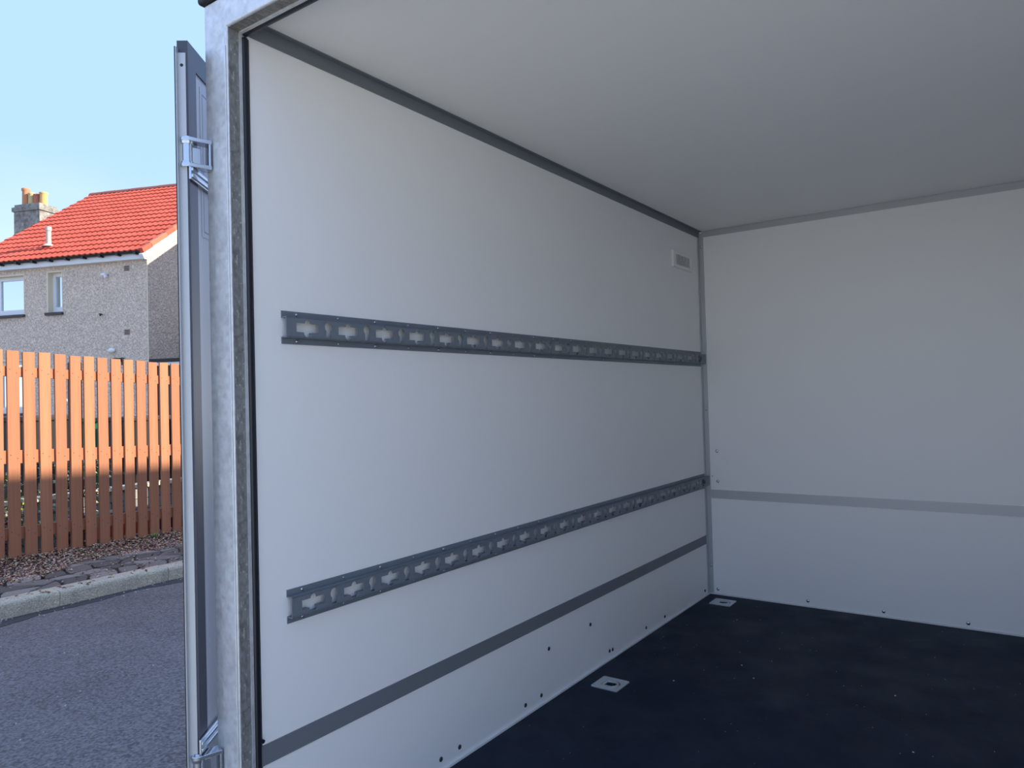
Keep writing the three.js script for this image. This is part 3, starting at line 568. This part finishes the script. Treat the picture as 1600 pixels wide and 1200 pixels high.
  mesh('tap_pipe', join([cyl(0.012, 0.012, 0.3, 8).rotateZ(Math.PI / 2).translate(-0.8, 2.14, 0.05), cyl(0.014, 0.014, 0.16, 8).translate(-0.7, 2.07, 0.06), cyl(0.03, 0.03, 0.06, 8).translate(-0.76, 2.1, 0.06)]), M.black, h);
  // flat porch roof on the gable side
  const po = mesh('porch', bx(X1, X1 + 1.1, Y0, 1.95, -4.2, -0.2), M.sillDark, h);
  mesh('porch_roof', bx(X1, X1 + 1.2, 1.95, 2.02, -4.3, -0.02), M.upvc, po); mesh('porch_felt', bx(X1, X1 + 1.22, 2.02, 2.1, -4.32, 0.0), M.black, po);
}
function plainHouse(label, x, z, yaw, len, dep, eave, ridge, wallM, base = -1.6) {     // local: length along z, ridge along z
  const h = thing('house', label, 'house'); h.position.set(x, 0, z); h.rotation.y = yaw;
  const s = new THREE.Shape(); s.moveTo(-dep / 2, base); s.lineTo(dep / 2, base); s.lineTo(dep / 2, eave); s.lineTo(0, ridge - 0.12); s.lineTo(-dep / 2, eave); s.closePath();
  mesh('walls', mUV(new THREE.ExtrudeGeometry(s, { depth: len, bevelEnabled: false }).translate(0, 0, -len / 2)), wallM, h);
  const pit = Math.atan((ridge - eave) / (dep / 2)), L = dep / 2 / Math.cos(pit) + 0.25;
  for (const sg of [-1, 1]) { const r = mesh('roof', bx(-L / 2, L / 2, 0, 0.08, -len / 2 - 0.15, len / 2 + 0.15), M.tiles[0], h); r.rotation.z = -sg * pit; r.position.set(sg * (L / 2) * Math.cos(pit), ridge - (L / 2) * Math.sin(pit) - 0.06, 0); }
  for (const sx of [-1, 1]) for (let k = 0; k < Math.floor(len / 3); k++) for (const y of eave > 4 ? [0.7, 3.2] : [0.7]) {
    const zc = -len / 2 + 1.5 + k * 3; const w = mesh('window_frame', bx(sx * dep / 2 - 0.04, sx * dep / 2 + 0.04, y, y + 1.15, zc - 0.65, zc + 0.65), M.upvc, h); mesh('pane', bx(sx * dep / 2 - 0.045, sx * dep / 2 + 0.045, y + 0.08, y + 1.07, zc - 0.57, zc + 0.57), M.glass, w);
  }
  return h;
}
// terrace on the sunny side: its ridge throws the shade over street, trailer and the lower half of the fence
plainHouse('long cream terrace with tiled roof beyond the trailer, shading the street', 5.06, -11, YAW * 0.6, 16, 5.4, 4.6, 7.2, M.render);
// added unseen concrete slab behind the viewer to bounce sunlight into the trailer, and the next house along
struct(street(mesh('added_bounce_slab', bx(-4.8, 24, -0.28, 0.015, 0.3, 14), M.concrete)));
{ const p = houseLocal(6.2, 0, -3.75); plainHouse('taller pebbledashed neighbour house hidden beyond the trailer', p.x, p.z, HY + Math.PI / 2, 6, 8, 5.25, 7.98, M.dash); }
// house behind the main one, whose chimney stands over its roof
{
  const p = houseLocal(-11, 0, -10.9), h = plainHouse('house behind the red roof, only its grey chimney with four clay pots showing', p.x, p.z, HY + Math.PI / 2, 8, 6, 4.2, 6.6, M.dash);
  const c = mesh('chimney_stack', join([bx(-0.555, 0.555, -1.4, 8.05, -0.4, 0.35), bx(-0.6, 0.6, 8.05, 8.2, -0.46, 0.4), bx(-0.54, 0.54, 8.2, 8.3, -0.4, 0.34)]), M.chimney, h);
  h.updateMatrixWorld(); c.position.copy(h.worldToLocal(houseLocal(-11.0, 0, -7.35))); c.rotation.y = -Math.PI / 2;
  const pots = [[-0.4, 0.68, 0.125], [-0.15, 0.5, 0.112], [0.1, 0.43, 0.115], [0.37, 0.47, 0.125]];
  pots.forEach(([x, hh, r], i) => { const g = new THREE.LatheGeometry([[r * 1.02, 0], [r * 0.92, hh * 0.85], [r * 1.1, hh * 0.88], [r * 1.1, hh], [r * 0.85, hh], [r * 0.8, 0]].map(([a, b]) => new THREE.Vector2(a, b)), 18); mesh('chimney_pot', clean(g.translate(x, 8.28, 0)), M.clay[i], c); });
}

// ---------------------------------------------------------------- front garden behind the fence
{
  const garden = (s, lat) => onStreet(s, lat, PB - 0.02 + (lat > 8.64 ? 0.31 : 0));
  struct(street(mesh('garden_terrace', bx(-40, -8.63, -0.2, PB + 0.29, -40, 30), M.concreteGrey)));
  const bin = (label, s, lat, col) => {
    const t = thing('wheelie_bin', label, 'bin', 'bins behind the fence'); t.position.copy(garden(s, lat)); t.rotation.y = HY;
    const bm = std({ color: col, roughness: 0.5 });
    const bg = new THREE.CylinderGeometry(0.42, 0.33, 0.94, 4, 1).rotateY(Math.PI / 4).scale(1, 1, 1.15).translate(0, 0.53, 0);
    mesh('body', mUV(bg), bm, t); mesh('lid', rbx(0.64, 0.07, 0.76, 0.02, 0, 1.03, 0), bm, t);
    mesh('handle', rbx(0.5, 0.05, 0.05, 0.015, 0, 1.0, -0.38), bm, t);
    for (const x of [-0.24, 0.24]) mesh('wheel', cyl(0.1, 0.1, 0.05, 16).rotateZ(Math.PI / 2).translate(x, 0.1, -0.36), M.tyre, t);
  };
  bin('green wheelie bin seen through the fence between dark bins', 7.28, 10.25, L3(0.02, 0.17, 0.07));
  bin('dark brown wheelie bin to the right of the green bin', 7.12, 9.3, L3(0.035, 0.028, 0.025));
  bin('charcoal wheelie bin farthest right behind the fence', 7.95, 9.3, L3(0.025, 0.026, 0.03));
  bin('black wheelie bin to the left of the green bin', 5.7, 9.3, L3(0.03, 0.028, 0.027));
  // low garden wall of blocks with a pale coping
  const gw = thing('garden_wall', 'low grey block wall with pale coping in the garden', 'wall'); gw.position.copy(garden(6.6, 8.55)); gw.rotation.y = YAW;
  const blk = [0.3, 0.26, 0.34].map((d) => std({ color: L3(d, d * 0.96, d * 0.9), roughness: 0.9 }));
  for (let r = 0; r < 3; r++) for (let k = -6; k < 6; k++) mesh('block', rbx(0.11, 0.135, 0.43, 0.006, 0, 0.07 + r * 0.14, k * 0.44 + (r % 2) * 0.22), blk[(r + k + 12) % 3], gw);
  for (let k = -6; k < 6; k++) mesh('coping', rbx(0.18, 0.05, 0.435, 0.006, 0, 0.45, k * 0.44), M.cream, gw);
  { const t = thing('garden_post', 'white painted post standing behind the fence', 'post'); t.position.copy(garden(4.93, 7.55)); mesh('shaft', rbx(0.05, 1.5, 0.05, 0.006, 0, 0.75, 0), M.plasticW, t); mesh('cap', rbx(0.07, 0.03, 0.07, 0.006, 0, 1.51, 0), M.plasticW, t); }
  // planters and plants
  const trough = (label, s, lat, col) => {
    const t = thing('planter_trough', label, 'planter', 'planters behind the fence'); t.position.copy(garden(s, lat)); t.rotation.y = YAW;
    const m = std({ color: col, roughness: 0.7 });
    mesh('trough', join([bx(-0.1, 0.1, 0, 0.02, -0.3, 0.3), bx(-0.1, -0.085, 0.02, 0.2, -0.3, 0.3), bx(0.085, 0.1, 0.02, 0.2, -0.3, 0.3), bx(-0.085, 0.085, 0.02, 0.2, -0.3, -0.285), bx(-0.085, 0.085, 0.02, 0.2, 0.285, 0.3)]), m, t);
    mesh('soil', bx(-0.085, 0.085, 0.02, 0.17, -0.285, 0.285), M.soil, t);
  };
  trough('orange planter trough behind the fence', 5.55, 7.4, L3(0.6, 0.13, 0.06));
  trough('dark red planter trough behind the fence', 6.3, 7.4, L3(0.12, 0.02, 0.025));
  const shrub = (label, s, lat, hh, col, n, fl) => {
    const t = thing('garden_plant', label, 'plant', 'plants behind the fence'); t.position.copy(garden(s, lat));
    const pos = [], fpos = [];
    for (let k = 0; k < n; k++) {
      const a = rr(0, 6.283), r = Math.sqrt(rnd()) * hh * 0.45, y = rr(0.1, 1) * hh, l = rr(0.03, 0.07), b = rr(0, 6.283), tz = rr(-0.6, 0.8);
      const c = [Math.cos(a) * r, y, Math.sin(a) * r], d = [Math.cos(b) * l, tz * l, Math.sin(b) * l], e = [-Math.sin(b) * l * 0.35, 0.2 * l, Math.cos(b) * l * 0.35];
      const A = c, B = c.map((v, i) => v + d[i] * 0.5 + e[i]), C = c.map((v, i) => v + d[i]), D = c.map((v, i) => v + d[i] * 0.5 - e[i]);
      (fl && k % 3 === 0 ? fpos : pos).push(...A, ...B, ...C, ...A, ...C, ...D);
    }
    const mk = (p) => { const g = new THREE.BufferGeometry(); g.setAttribute('position', new THREE.Float32BufferAttribute(p, 3)); g.computeVertexNormals(); return g; };
    mesh('foliage', mk(pos), std({ color: col, roughness: 0.7, side: THREE.DoubleSide }), t);
    if (fl) mesh('flowers', mk(fpos), std({ color: fl, roughness: 0.7, side: THREE.DoubleSide }), t);
    const st = []; for (let k = 0; k < 5; k++) st.push(cyl(0.005, 0.008, hh * 0.8, 6).rotateZ(rr(-0.3, 0.3)).rotateX(rr(-0.3, 0.3)).translate(0, hh * 0.38, 0)); mesh('stem', join(st), M.fencePost, t);
  };
  shrub('yellow green shrub seen through the fence, farthest left', 4.45, 7.95, 0.75, L3(0.28, 0.32, 0.08), 500);
  shrub('pale leaved shrub against the low garden wall', 5.42, 8.0, 0.95, L3(0.3, 0.34, 0.2), 600);
  shrub('low plant with pink flowers behind the fence, left', 4.15, 7.3, 0.35, L3(0.12, 0.16, 0.06), 500, L3(0.55, 0.1, 0.22));
  shrub('low plant with pink flowers behind the fence, beside the orange trough', 4.85, 7.35, 0.3, L3(0.1, 0.14, 0.06), 500, L3(0.6, 0.12, 0.25));
}

renderer.render(scene, camera);
